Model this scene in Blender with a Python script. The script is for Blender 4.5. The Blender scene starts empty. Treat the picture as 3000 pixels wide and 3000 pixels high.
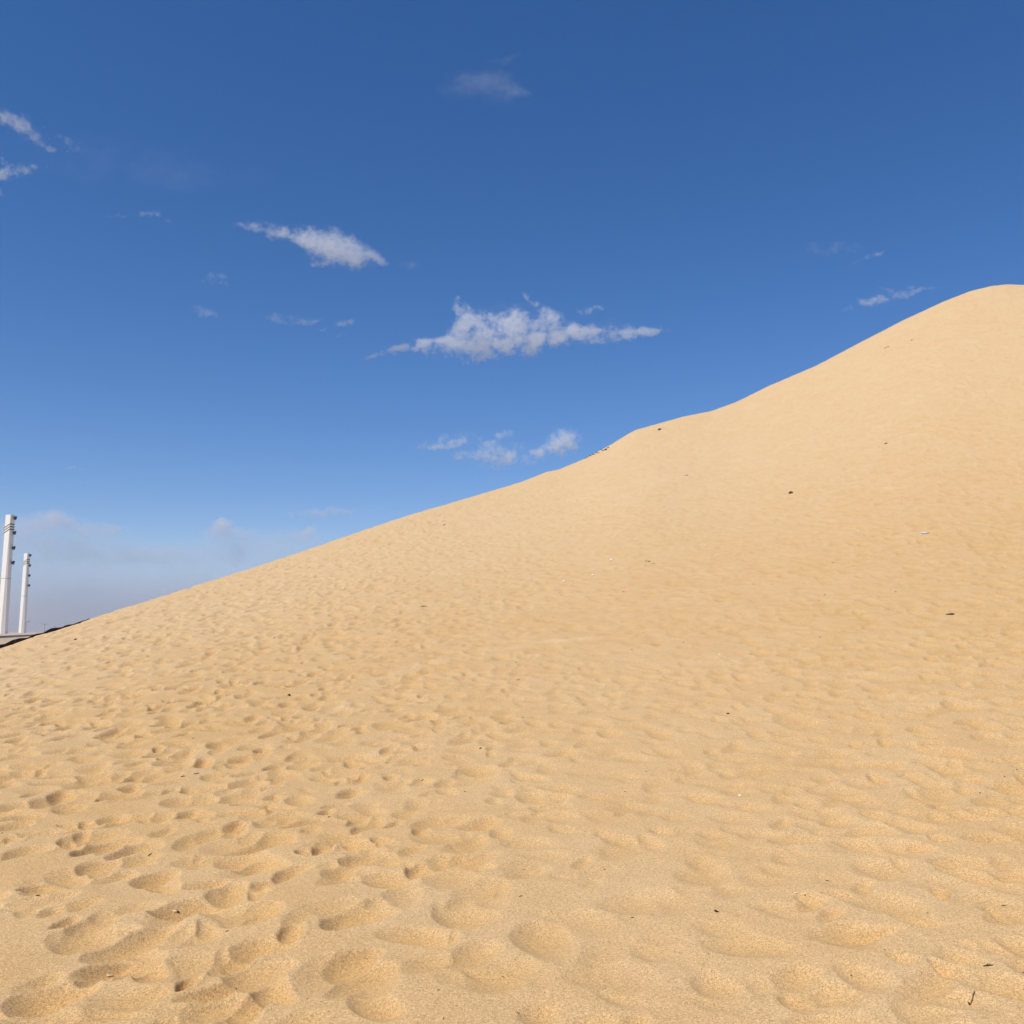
import bpy, bmesh, math, random
import numpy as np
from mathutils import Vector, Matrix

random.seed(7)
rng = np.random.default_rng(11)
scene = bpy.context.scene
C = scene.collection

# ------------------------------------------------------------------ camera
EYE = Vector((0.0, 0.0, 1.6))
F = 2770.0
PITCH = math.atan(350.0 / F)
cam_d = bpy.data.cameras.new("camera")
cam = bpy.data.objects.new("camera", cam_d)
C.objects.link(cam)
cam.location = EYE
cam.rotation_euler = (math.pi / 2 + PITCH, 0, 0)
cam_d.sensor_fit = 'HORIZONTAL'
cam_d.sensor_width = 36.0
cam_d.lens = 36.0 * F / 3000.0
cam_d.clip_start = 0.05
cam_d.clip_end = 60000
scene.camera = cam
scene.render.resolution_x = 1024
scene.render.resolution_y = 1024
CP, SP = math.cos(PITCH), math.sin(PITCH)


def look(px, py):
    """world direction (unnormalised, forward component F) seen at a point of the photograph"""
    x = px - 1500.0
    u = 1500.0 - py
    return x, F * CP - u * SP, F * SP + u * CP


def az_tan(px, py):
    x, y, z = look(np.asarray(px, float), np.asarray(py, float))
    return np.degrees(np.arctan2(x, y)), z / np.hypot(x, y)


# ------------------------------------------------------------------ noise
_perm = np.concatenate([rng.permutation(256)] * 2)
_ga = rng.random(256) * 2 * np.pi
_gx, _gy = np.cos(_ga), np.sin(_ga)


def perlin(x, y):
    xi = np.floor(x).astype(np.int64)
    yi = np.floor(y).astype(np.int64)
    xf, yf = x - xi, y - yi
    xi &= 255
    yi &= 255
    u = xf * xf * xf * (xf * (xf * 6 - 15) + 10)
    v = yf * yf * yf * (yf * (yf * 6 - 15) + 10)

    def g(ix, iy, dx, dy):
        h = _perm[_perm[ix & 255] + (iy & 255)]
        return _gx[h] * dx + _gy[h] * dy
    a = g(xi, yi, xf, yf)
    b = g(xi + 1, yi, xf - 1, yf)
    c = g(xi, yi + 1, xf, yf - 1)
    d = g(xi + 1, yi + 1, xf - 1, yf - 1)
    return (a + u * (b - a)) + v * ((c + u * (d - c)) - (a + u * (b - a)))


def fbm(x, y, octs=4, gain=0.5):
    s, a = 0, 1.0
    for k in range(octs):
        s = s + a * perlin(x * 2 ** k + 17.3 * k, y * 2 ** k - 9.1 * k)
        a *= gain
    return s


def smooth(e0, e1, x):
    t = np.clip((x - e0) / (e1 - e0), 0, 1)
    return t * t * (3 - 2 * t)


def blur(a, s):
    """gaussian blur by three box passes, s in cells"""
    w = max(1, int(round(s * 0.95)))
    for _ in range(3):
        for ax in (0, 1):
            p = [(0, 0), (0, 0)]
            p[ax] = (w + 1, w)
            c = np.cumsum(np.pad(a, p, mode='edge'), axis=ax)
            n = a.shape[ax]
            hi = np.take(c, np.arange(2 * w + 1, 2 * w + 1 + n), axis=ax)
            lo = np.take(c, np.arange(0, n), axis=ax)
            a = (hi - lo) / (2 * w + 1)
    return a


# ------------------------------------------------------------------ materials
def new_mat(name):
    m = bpy.data.materials.new(name)
    m.use_nodes = True
    nt = m.node_tree
    b = nt.nodes['Principled BSDF']
    return m, nt, b


def simple_mat(name, col, rough=0.7, var=0.25, scale=30.0, metal=0.0, spec=0.3, bump=0.0):
    m, nt, b = new_mat(name)
    tc = nt.nodes.new('ShaderNodeTexCoord')
    no = nt.nodes.new('ShaderNodeTexNoise')
    no.inputs['Scale'].default_value = scale
    no.inputs['Detail'].default_value = 5
    nt.links.new(tc.outputs['Object'], no.inputs['Vector'])
    mx = nt.nodes.new('ShaderNodeMix')
    mx.data_type = 'RGBA'
    mx.inputs[6].default_value = tuple(c * (1 - var) for c in col) + (1,)
    mx.inputs[7].default_value = tuple(min(1, c * (1 + var)) for c in col) + (1,)
    nt.links.new(no.outputs['Fac'], mx.inputs[0])
    nt.links.new(mx.outputs[2], b.inputs['Base Color'])
    b.inputs['Roughness'].default_value = rough
    b.inputs['Metallic'].default_value = metal
    b.inputs['Specular IOR Level'].default_value = spec
    if bump:
        bp = nt.nodes.new('ShaderNodeBump')
        bp.inputs['Strength'].default_value = bump
        bp.inputs['Distance'].default_value = 0.01
        nt.links.new(no.outputs['Fac'], bp.inputs['Height'])
        nt.links.new(bp.outputs['Normal'], b.inputs['Normal'])
    return m


def sand_mat():
    m, nt, b = new_mat('sand')
    L = nt.links.new
    N = nt.nodes.new

    def math_(op, a, bb=None, clamp=False):
        n = N('ShaderNodeMath')
        n.operation = op
        n.use_clamp = clamp
        for i, v in enumerate((a, bb)):
            if v is None:
                continue
            if isinstance(v, (int, float)):
                n.inputs[i].default_value = v
            else:
                L(v, n.inputs[i])
        return n.outputs[0]

    def noise(scale, detail, rough=0.5):
        n = N('ShaderNodeTexNoise')
        n.inputs['Scale'].default_value = scale
        n.inputs['Detail'].default_value = detail
        n.inputs['Roughness'].default_value = rough
        L(tc.outputs['Object'], n.inputs['Vector'])
        return n.outputs['Fac']

    def mixc(f, a, c, mode='MIX'):
        n = N('ShaderNodeMix')
        n.data_type = 'RGBA'
        n.blend_type = mode
        for i, v in ((0, f), (6, a), (7, c)):
            if isinstance(v, (int, float)):
                n.inputs[i].default_value = v
            elif isinstance(v, tuple):
                n.inputs[i].default_value = v
            else:
                L(v, n.inputs[i])
        return n.outputs[2]
    tc = N('ShaderNodeTexCoord')
    at = N('ShaderNodeAttribute')
    at.attribute_name = 'sorting_and_light'          # wind sorting: fine pale crests, coarse orange hollows; upper slope brightness painted in
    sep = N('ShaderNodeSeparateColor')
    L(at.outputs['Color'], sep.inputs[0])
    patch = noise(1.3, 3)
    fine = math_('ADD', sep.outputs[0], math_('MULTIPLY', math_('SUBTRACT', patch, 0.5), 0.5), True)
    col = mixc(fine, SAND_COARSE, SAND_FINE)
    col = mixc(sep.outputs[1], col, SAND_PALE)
    big = noise(0.12, 3)
    col = mixc(math_('MULTIPLY', big, 0.22), col, (0.66, 0.49, 0.29, 1))
    # single grains: dark and light specks among the mass
    g1 = noise(190.0, 2, 0.7)
    g2 = noise(75.0, 2, 0.6)
    gr = math_('ADD', math_('MULTIPLY', math_('SUBTRACT', g1, 0.5), 2.1), math_('MULTIPLY', math_('SUBTRACT', g2, 0.5), 0.8))
    cr = N('ShaderNodeCombineColor')
    v = math_('ADD', 1.0, gr)
    L(v, cr.inputs[0])
    L(v, cr.inputs[1])
    L(math_('ADD', 1.0, math_('MULTIPLY', gr, 1.15)), cr.inputs[2])
    col = mixc(1.0, col, cr.outputs[0], 'MULTIPLY')
    L(col, b.inputs['Base Color'])
    b.inputs['Roughness'].default_value = 0.95
    b.inputs['Specular IOR Level'].default_value = 0.12
    b.inputs['Diffuse Roughness'].default_value = 0.15
    bp = N('ShaderNodeBump')
    bp.inputs['Strength'].default_value = 0.55
    bp.inputs['Distance'].default_value = 0.004
    L(math_('ADD', math_('MULTIPLY', g1, 0.6), g2), bp.inputs['Height'])
    bp2 = N('ShaderNodeBump')
    bp2.inputs['Strength'].default_value = 0.35
    bp2.inputs['Distance'].default_value = 0.02
    L(noise(14.0, 5, 0.6), bp2.inputs['Height'])
    L(bp2.outputs['Normal'], bp.inputs['Normal'])
    L(bp.outputs['Normal'], b.inputs['Normal'])
    return m


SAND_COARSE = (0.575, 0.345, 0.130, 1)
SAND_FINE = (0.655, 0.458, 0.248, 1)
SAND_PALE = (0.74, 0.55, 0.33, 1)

# ------------------------------------------------------------------ object helpers


def link(name, me, parent=None, mats=()):
    o = bpy.data.objects.new(name, me)
    C.objects.link(o)
    for m in mats:
        me.materials.append(m)
    if parent is not None:
        o.parent = parent
    return o


def tag(o, label=None, cat=None, group=None, kind=None):
    for k, v in (('label', label), ('category', cat), ('group', group), ('kind', kind)):
        if v:
            o[k] = v
    return o


def empty(name, loc, rot=None):
    o = bpy.data.objects.new(name, None)
    C.objects.link(o)
    o.location = loc
    o.empty_display_size = 0.1
    if rot is not None:
        o.rotation_mode = 'QUATERNION'
        o.rotation_quaternion = rot
    return o


def bm_obj(name, bm, mat, parent=None, smooth_=True):
    bm.normal_update()
    me = bpy.data.meshes.new(name)
    bm.to_mesh(me)
    bm.free()
    if smooth_:
        me.polygons.foreach_set('use_smooth', [True] * len(me.polygons))
    return link(name, me, parent, (mat,))


def loft(bm, rings, cap=True):
    vs = [[bm.verts.new(p) for p in r] for r in rings]
    n = len(vs[0])
    for a, b in zip(vs[:-1], vs[1:]):
        for i in range(n):
            bm.faces.new((a[i], a[(i + 1) % n], b[(i + 1) % n], b[i]))
    if cap:
        bm.faces.new(vs[0][::-1])
        bm.faces.new(vs[-1])
    return vs


def tube(bm, pts, rads, n=8):
    pts = [Vector(p) for p in pts]
    rings = []
    for i, p in enumerate(pts):
        t = (pts[min(i + 1, len(pts) - 1)] - pts[max(i - 1, 0)]).normalized()
        a = t.cross(Vector((0.13, 0.31, 0.94))).normalized()
        b = t.cross(a)
        rings.append([p + (a * math.cos(k * math.tau / n) + b * math.sin(k * math.tau / n)) * rads[i] for k in range(n)])
    loft(bm, rings)


def box(bm, c, s, rot=None):
    r = bmesh.ops.create_cube(bm, size=1.0)
    M = Matrix.Translation(Vector(c)) @ (rot.to_4x4() if rot else Matrix.Identity(4)) @ Matrix.Diagonal((*s, 1))
    bmesh.ops.transform(bm, matrix=M, verts=r['verts'])


def prism(name, pts, z0, mat, z_top=None, parent=None):
    """solid slab on a plan outline; pts carry their own top height"""
    bm = bmesh.new()
    top = [bm.verts.new(p) for p in pts]
    bot = [bm.verts.new((p[0], p[1], z0)) for p in pts]
    bm.faces.new(top)
    bm.faces.new(bot[::-1])
    n = len(pts)
    for i in range(n):
        bm.faces.new((top[i], bot[i], bot[(i + 1) % n], top[(i + 1) % n]))
    bmesh.ops.recalc_face_normals(bm, faces=bm.faces)
    return bm_obj(name, bm, mat, parent, False)


# ------------------------------------------------------------------ light
SUN_AZ, SUN_EL = -138.0, 55.0
sa, se = math.radians(SUN_AZ), math.radians(SUN_EL)
to_sun = Vector((math.sin(sa) * math.cos(se), math.cos(sa) * math.cos(se), math.sin(se)))
ld = bpy.data.lights.new('sun', 'SUN')
ld.energy = 4.08
ld.angle = math.radians(0.5)
ld.color = (1.0, 0.95, 0.87)
lo = bpy.data.objects.new('sun', ld)
C.objects.link(lo)
lo.rotation_mode = 'QUATERNION'
lo.rotation_quaternion = to_sun.to_track_quat('Z', 'Y')

w = bpy.data.worlds.new("World")
scene.world = w
w.use_nodes = True
nt = w.node_tree
bg = nt.nodes['Background']
sky = nt.nodes.new('ShaderNodeTexSky')
sky.sky_type = 'NISHITA'
sky.sun_disc = False
sky.sun_elevation = se
sky.sun_rotation = math.radians(SUN_AZ % 360)
sky.altitude = 1100
sky.air_density = 1.0
sky.dust_density = 0.45
sky.ozone_density = 3.0
hsv = nt.nodes.new('ShaderNodeHueSaturation')
hsv.inputs['Saturation'].default_value = 1.295
nt.links.new(sky.outputs[0], hsv.inputs['Color'])
tint = nt.nodes.new('ShaderNodeMix')
tint.data_type = 'RGBA'
tint.blend_type = 'MULTIPLY'
tint.inputs[0].default_value = 1.0
tint.inputs[7].default_value = (1.02, 0.925, 1.03, 1)
nt.links.new(hsv.outputs[0], tint.inputs[6])
nt.links.new(tint.outputs[2], bg.inputs[0])
bg.inputs["Strength"].default_value = 0.117

scene.view_settings.view_transform = 'Standard'
scene.view_settings.look = 'None'
scene.view_settings.exposure = 0
scene.view_settings.gamma = 1
scene.cycles.volume_bounces = 8
scene.cycles.use_denoising = True
scene.cycles.denoiser = 'OPENIMAGEDENOISE'
scene.cycles.denoising_input_passes = 'RGB_ALBEDO_NORMAL'

# ------------------------------------------------------------------ dune: broad shape
SIL = np.array([(0, 1899), (60, 1878), (105, 1860), (165, 1845), (222, 1828), (262, 1813), (340, 1787), (420, 1763), (497, 1739), (668, 1685), (838, 1631),
                (1010, 1572), (1180, 1514), (1351, 1464), (1530, 1410), (1600, 1382), (1638, 1374), (1708, 1345), (1786, 1304), (1830, 1277),
                (1863, 1259), (1925, 1242), (2003, 1220), (2085, 1203), (2158, 1176), (2252, 1130), (2391, 1071), (2515, 1006), (2640, 942),
                (2764, 885), (2842, 855), (2904, 840), (2950, 835), (3000, 837)], float)
s_az, s_tan = az_tan(SIL[:, 0], SIL[:, 1])
AZ_X = np.concatenate([[-180, -110, -75, -50, -38], s_az, [33, 40, 55, 75, 110, 180]])
TAN_X = np.concatenate([[-0.06, -0.06, -0.055, -0.05, -0.035], s_tan, [0.325, 0.29, 0.20, 0.09, -0.02, -0.06]])
R_AZ = np.array([-180, -75, -45, -28, -20, -10, 0, 10, 20, 28, 40, 60, 80, 180], float)
R_V = np.array([22, 21, 22.5, 25, 29.5, 36, 42, 48.5, 55, 60, 60, 50, 40, 22], float)

n_fine = 1300
az_cols = np.concatenate([np.linspace(-180, -35, 110, endpoint=False), np.linspace(-35, 35, n_fine), np.linspace(35, 180, 110, endpoint=False)[1:]])
NC = len(az_cols)
R = np.interp(az_cols, R_AZ, R_V)
k9 = np.ones(61) / 61
R = np.convolve(np.pad(R, 30, mode='edge'), k9, 'valid')
E = np.interp(az_cols, AZ_X, TAN_X)
k3 = np.array([1, 2, 3, 2, 1]) / 9
E = np.convolve(np.pad(E, 2, mode='edge'), k3, 'valid')
P_EXP = 1.9


def profile(t, zc, Rr):
    """height over normalised distance t of one azimuth: concave windward slope, rounded crest, lee slope"""
    z = zc * np.minimum(t, 1.6) ** P_EXP
    wr = 1.6 / Rr                                    # half width of the rounding
    s = (t - 1.0) / wr
    lee = 0.55 + P_EXP * np.maximum(zc, 0) / Rr * 1.0
    sp = np.where(s > 20, s, np.log1p(np.exp(np.clip(s * 2.2, -40, 40))) / 2.2)
    return z - sp * wr * Rr * lee * (1 + 0.35 * np.clip(t - 1, 0, 1))


tt = np.linspace(0.02, 1.25, 700)[None, :]
zc = EYE.z + R * E
for _ in range(4):
    z = profile(tt, zc[:, None], R[:, None])
    el = ((z - EYE.z) / (tt * R[:, None])).max(axis=1)
    zc = zc + (E - el) * R

# rows of the sheet: near fan, then even steps of sight angle up to the crest, then the lee side
near_r = np.concatenate([[0.05], np.linspace(0.35, 3.4, 46)])
n_mid = 860
rows = np.empty((NC, len(near_r) + n_mid + 70))
tdense = np.linspace(0.0, 1.0, 3000)
for i in range(NC):
    r_ = 3.45 + (R[i] * 1.01 - 3.45) * tdense ** 1.6
    e_ = (profile(r_ / R[i], zc[i], R[i]) - EYE.z) / r_
    e_ = np.maximum.accumulate(e_)
    path = np.concatenate([[0], np.cumsum(np.diff(e_) + np.diff(r_) * 0.0016)])
    mid = np.interp(np.linspace(0, path[-1], n_mid), path, r_)
    far = R[i] * 1.01 + (np.linspace(0, 1, 71)[1:] ** 1.6) * 75.0
    rows[i] = np.concatenate([near_r, mid, far])
NR = rows.shape[1]
AZR = np.radians(az_cols)[:, None]
X = rows * np.sin(AZR)
Y = rows * np.cos(AZR)
T = rows / R[:, None]
# the small kinks of the crest line die out a few metres down the slope
def az_blur(v, deg):
    g = np.linspace(-180, 180, 3600, endpoint=False)
    vg = np.interp(g, az_cols, v)
    kk = np.exp(-0.5 * (np.arange(-400, 401) * 0.1 / deg) ** 2)
    kk /= kk.sum()
    return np.interp(az_cols, g, np.convolve(np.pad(vg, 400, mode='wrap'), kk, 'valid'))


zc_s = az_blur(zc, 6.0)
zc_m = az_blur(zc, 1.6)
Z = profile(T, zc_s[:, None], R[:, None])
Z = Z + (zc_m - zc_s)[:, None] * smooth(0.35, 1.0, T) + (zc - zc_m)[:, None] * smooth(0.86, 1.0, T)

# ------------------------------------------------------------------ trampled sand: footprints worn by the wind


def tread(x, y):
    """how strongly the sand is trampled at a place (0..1)"""
    a = np.degrees(np.arctan2(x, y))
    r = np.hypot(x, y)
    v = np.interp(a, [-60, -14, -6, 3, 12, 20, 30, 60], [1.0, 1.0, 0.86, 0.64, 0.62, 0.8, 1.0, 1.0])
    v = v * np.interp(r, [0, 14, 24, 34, 46, 60], [1.0, 1.0, 0.95, 0.75, 0.6, 0.52])
    v = v * np.interp(a + 0 * r, [-60, -5, 5, 60], [1, 1, 1, 1])
    return v * (1 + 0.3 * perlin(x * 0.35 + 3, y * 0.35 - 8))


def soften(x, y):
    a = np.degrees(np.arctan2(x, y))
    return np.interp(a, [-14, -4, 5, 14, 24], [0.0, 0.2, 0.6, 0.55, 0.2])


class Grid:
    def __init__(s, x0, x1, y0, y1, d):
        s.x0, s.y0, s.d = x0, y0, d
        s.nx, s.ny = int((x1 - x0) / d), int((y1 - y0) / d)
        s.h = np.zeros((s.nx, s.ny), np.float32)
        s.rim = np.zeros((s.nx, s.ny), np.float32)
        s.x1, s.y1 = x1, y1

    def stamp(s, cx, cy, a, b, th, d, tilt, wob, pw=2.0, rim=0.0):
        e = a * 1.7
        i0, i1 = int((cx - e - s.x0) / s.d), int((cx + e - s.x0) / s.d) + 1
        j0, j1 = int((cy - e - s.y0) / s.d), int((cy + e - s.y0) / s.d) + 1
        if i0 < 0 or j0 < 0 or i1 > s.nx or j1 > s.ny:
            return
        x = (np.arange(i0, i1) * s.d + s.x0 - cx)[:, None]
        y = (np.arange(j0, j1) * s.d + s.y0 - cy)[None, :]
        ct, st = math.cos(th), math.sin(th)
        u = (x * ct + y * st) / a
        v = (-x * st + y * ct) / b
        v = v + 0.35 * wob * u * u - 0.2 * wob             # bent like a foot
        ang = np.arctan2(v, u)
        q = np.sqrt(u * u + v * v) * (1 + 0.10 * np.sin(2 * ang + wob * 5) + 0.07 * np.sin(3 * ang + wob * 9))
        bowl = d * (np.power(np.minimum(q, 2), pw) - 1.0) * np.clip(1 + tilt * u, 0.05, 2.0)   # the toe end digs in deeper
        hs = s.h[i0:i1, j0:j1]
        np.minimum(hs, bowl, out=hs)
        if rim:
            s.rim[i0:i1, j0:j1] += d * rim * np.exp(-((q - 1.22) / 0.24) ** 2) * (0.55 + 0.45 * np.cos(ang - wob * 3))

    def finish(s):
        h = s.h + np.minimum(s.rim, 0.05)
        sharp = h
        soft = blur(h, 0.016 / s.d)
        xs = (np.arange(s.nx) * s.d + s.x0)[:, None] + np.zeros((1, s.ny))
        ys = (np.arange(s.ny) * s.d + s.y0)[None, :] + np.zeros((s.nx, 1))
        k = soften(xs, ys)
        s.out = (sharp * (1 - k) + soft * k).astype(np.float32)
        s.low = blur(s.out, 0.13 / s.d)

    def sample(s, arr, x, y):
        fx = np.clip((x - s.x0) / s.d, 0, s.nx - 1.001)
        fy = np.clip((y - s.y0) / s.d, 0, s.ny - 1.001)
        i, j = fx.astype(int), fy.astype(int)
        u, v = fx - i, fy - j
        return (arr[i, j] * (1 - u) * (1 - v) + arr[i + 1, j] * u * (1 - v) + arr[i, j + 1] * (1 - u) * v + arr[i + 1, j + 1] * u * v)


GA = Grid(-11, 11, 1.0, 15.0, 0.01)
GB = Grid(-32, 46, 0.5, 66.0, 0.035)


def scatter(n):
    px_, py_ = rng.uniform(-31, 45, n), rng.uniform(1.2, 65, n)
    a_ = np.degrees(np.arctan2(px_, py_))
    k_ = (np.abs(a_) < 48) & (np.hypot(px_, py_) < np.interp(a_, R_AZ, R_V) + 1.5)
    return px_[k_], py_[k_], a_[k_]


# older prints worn into shallow overlapping scallops that meet in crisp ridges
sx, sy, saz = scatter(84000)
tv = tread(sx, sy)
lean = np.interp(saz, [-30, -8, 6, 28], [48, 68, 92, 116])
for i in range(len(sx)):
    a = rng.uniform(0.09, 0.22) if rng.random() < 0.9 else rng.uniform(0.2, 0.28)
    d = rng.uniform(0.020, 0.062) * (0.16 + 1.15 * tv[i] ** 1.5) * (a / 0.16) ** 0.6 * (a / 0.25) ** 0.5
    arg = (sx[i], sy[i], a, a * rng.uniform(0.42, 0.8), math.radians(lean[i] + rng.normal(0, 40)), d, rng.uniform(-0.3, 0.8), rng.uniform(-1, 1), rng.uniform(1.6, 2.6))
    GB.stamp(*arg)
    if -10.3 < sx[i] < 10.3 and sy[i] < 14.3:
        GA.stamp(*arg)
# fresher footprints with a flat sole and a pushed-up rim
sx, sy, saz = scatter(14000)
tv = tread(sx, sy)
for i in range(len(sx)):
    if rng.random() > 0.25 + 0.75 * tv[i]:
        continue
    a = rng.uniform(0.10, 0.16)
    d = rng.uniform(0.025, 0.058) * (0.15 + 0.95 * tv[i] ** 1.3)
    arg = (sx[i], sy[i], a, a * rng.uniform(0.42, 0.6), math.radians(float(np.interp(saz[i], [-30, -8, 6, 28], [48, 68, 92, 116])) + rng.normal(0, 40)), d, rng.uniform(-0.2, 0.8), rng.uniform(-1, 1), 3.2, 0.15)
    GB.stamp(*arg)
    if -10.3 < sx[i] < 10.3 and sy[i] < 14.3:
        GA.stamp(*arg)
GA.finish()
GB.finish()

inA = (X > -10.6) & (X < 10.6) & (Y > 1.3) & (Y < 14.5)
inB = (X > -31) & (X < 45) & (Y > 0.9) & (Y < 65)
D = np.where(inB, GB.sample(GB.out, X, Y), 0)
Dl = np.where(inB, GB.sample(GB.low, X, Y), 0)
D = np.where(inA, GA.sample(GA.out, X, Y), D)
Dl = np.where(inA, GA.sample(GA.low, X, Y), Dl)
calm = smooth(1.02, 0.9, T)                                  # crest swept clean by the wind
fade_r = smooth(0.4, 2.0, rows)
tw = tread(X, Y)
wq = perlin(X * 0.9 - 11, Y * 0.9 + 4)
crumb = np.clip(perlin(X * 1.9 + 40, Y * 1.9) * 2.2 - 0.25, 0, 1) * tw
und = 0.006 * crumb * fbm(X * 17, Y * 17, 3, 0.65) * np.interp(rows, [4, 22, 34], [1, 1, 0]) + 0.03 * fbm(X * 0.42, Y * 0.42, 3) * fade_r \
    + 0.017 * (0.35 - np.abs(fbm(X * 1.7 + 0.6 * Y + 0.3 * wq, Y * 2.1 - 0.5 * X + 0.3 * wq, 2, 0.35))) * np.interp(rows, [3, 20, 34], [1, 1, 0.25]) * np.clip(tw * 0.8 + 0.35, 0, 1) * fade_r + 0.012 * fbm(X * 1.5 + 5, Y * 1.5, 3) * fade_r
# slow wind ripples running along the slope
rip_dir = (X * 0.88 - Y * 0.47)
rip_up = (X * 0.47 + Y * 0.88)
rip = 0.013 * fbm(rip_dir * 1.1, rip_up * 3.6, 4, 0.6)
disp = (D - 0.3 * Dl) * (0.45 + 0.55 * calm) * fade_r + und * (0.3 + 0.7 * calm) * np.interp(T, [0, 0.6, 1.0], [1, 0.9, 0.5]) \
    + rip * np.interp(rows, [4, 18, 30], [0.12, 0.3, 0.9]) * (0.4 + 0.6 * calm) * fade_r
Z = Z + disp
fine_and_lit = np.clip(0.44 - 0.34 * (tw - 0.35) + 0.4 * smooth(0.35, 0.8, T) + (D - Dl) * 9.0 + 0.12 * fbm(X * 0.8, Y * 0.8, 2), 0, 1)  # rising term paints the upper slope brighter; the rest is grain sorting
Z = np.maximum(Z, -1.62)


def surf_hit(px, py):
    """where a sight line meets the dune"""
    a, tn = az_tan(px, py)
    fi = np.interp(a, az_cols, np.arange(NC))
    i = int(fi)
    f = fi - i
    r = rows[i] * (1 - f) + rows[min(i + 1, NC - 1)] * f
    zz = Z[i] * (1 - f) + Z[min(i + 1, NC - 1)] * f
    ray = EYE.z + r * float(tn)
    below = np.nonzero((zz[10:] >= ray[10:]))[0]
    if len(below):
        k = below[0] + 10
        d0, d1 = ray[k - 1] - zz[k - 1], ray[k] - zz[k]
        u = d0 / (d0 - d1) if d0 != d1 else 0
        rr = r[k - 1] * (1 - u) + r[k] * u
    else:
        k = int(np.argmax((zz - EYE.z) / r * (r > 5)))
        rr = r[k]
    h = float(np.interp(rr, r, zz))
    ar = math.radians(float(a))
    p = Vector((rr * math.sin(ar), rr * math.cos(ar), h))
    # normal from the broad sheet around the point
    i2 = min(i + 3, NC - 1)
    i1 = max(i - 3, 0)
    k = int(np.clip(np.searchsorted(r, rr), 4, NR - 5))
    pa = Vector((X[i1, k], Y[i1, k], Z[i1, k]))
    pb = Vector((X[i2, k], Y[i2, k], Z[i2, k]))
    pc = Vector((X[i, k - 4], Y[i, k - 4], Z[i, k - 4]))
    pd = Vector((X[i, k + 3], Y[i, k + 3], Z[i, k + 3]))
    n = (pb - pa).cross(pd - pc).normalized()
    if n.z < 0:
        n = -n
    return p, n, rr


# faint pale track crossing the slope
trail = np.zeros_like(Z)
tr_pts = [surf_hit(*q)[0] for q in ((1000, 2075), (1130, 1990), (1260, 1945), (1390, 1918), (1500, 1898), (1610, 1880), (1740, 1868))]
for a_, b_ in zip(tr_pts[:-1], tr_pts[1:]):
    dx, dy = b_.x - a_.x, b_.y - a_.y
    u = np.clip(((X - a_.x) * dx + (Y - a_.y) * dy) / (dx * dx + dy * dy), 0, 1)
    dd = np.hypot(X - a_.x - u * dx, Y - a_.y - u * dy)
    trail = np.maximum(trail, np.exp(-(dd / 0.16) ** 2))
trail *= np.clip(0.55 + 0.9 * perlin(X * 1.3, Y * 1.3), 0, 1)
Z = Z + 0.022 * trail

verts = np.stack([X, Y, Z], axis=-1).reshape(-1, 3)
ii, jj = np.meshgrid(np.arange(NC), np.arange(NR - 1), indexing='ij')
i2 = (ii + 1) % NC
quads = np.stack([ii * NR + jj, ii * NR + jj + 1, i2 * NR + jj + 1, i2 * NR + jj], axis=-1).reshape(-1, 4)
me = bpy.data.meshes.new('dune')
me.vertices.add(len(verts))
me.vertices.foreach_set('co', verts.astype(np.float32).ravel())
me.loops.add(quads.size)
me.loops.foreach_set('vertex_index', quads.astype(np.int32).ravel())
me.polygons.add(len(quads))
me.polygons.foreach_set('loop_start', np.arange(0, quads.size, 4, dtype=np.int32))
me.polygons.foreach_set('use_smooth', np.ones(len(quads), bool))
me.update(calc_edges=True)
ca = me.color_attributes.new('sorting_and_light', 'FLOAT_COLOR', 'POINT')
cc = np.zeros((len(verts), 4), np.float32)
cc[:, 0] = fine_and_lit.ravel()
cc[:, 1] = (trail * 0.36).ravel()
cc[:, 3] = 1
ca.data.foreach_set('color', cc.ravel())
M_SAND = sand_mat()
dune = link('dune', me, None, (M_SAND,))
tag(dune, 'tall pale orange sand dune covered in footprints', 'dune', kind='structure')

# ------------------------------------------------------------------ flat desert out to the horizon
M_DESERT = simple_mat('desert', (0.46, 0.34, 0.215), 0.95, 0.2, 0.02, spec=0.05)
bm = bmesh.new()
rings = []
for r in (5, 60, 140, 320, 800, 1700, 3000):
    rings.append([(r * math.sin(k * math.tau / 96), r * math.cos(k * math.tau / 96),
                   -1.3 + (0.0 if r < 300 or r > 2500 else 0.25 * math.sin(k * 1.7 + r))) for k in range(96)])
vs = [[bm.verts.new(p) for p in r] for r in rings]
for a, b in zip(vs[:-1], vs[1:]):
    for i in range(96):
        bm.faces.new((a[i], a[(i + 1) % 96], b[(i + 1) % 96], b[i]))
bm.faces.new(vs[0])
bmesh.ops.recalc_face_normals(bm, faces=bm.faces)
for f in bm.faces:
    if f.normal.z < 0:
        f.normal_flip()
ground = tag(bm_obj('ground', bm, M_DESERT), 'flat hazy desert ground behind the dune', 'ground', kind='structure')

# ------------------------------------------------------------------ paved strip at the left: plaza, kerb, path


def on_plane(px, py, z):
    x, y, zz = look(px, py)
    k = (z - EYE.z) / zz
    return Vector((x * k, y * k, z))


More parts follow.
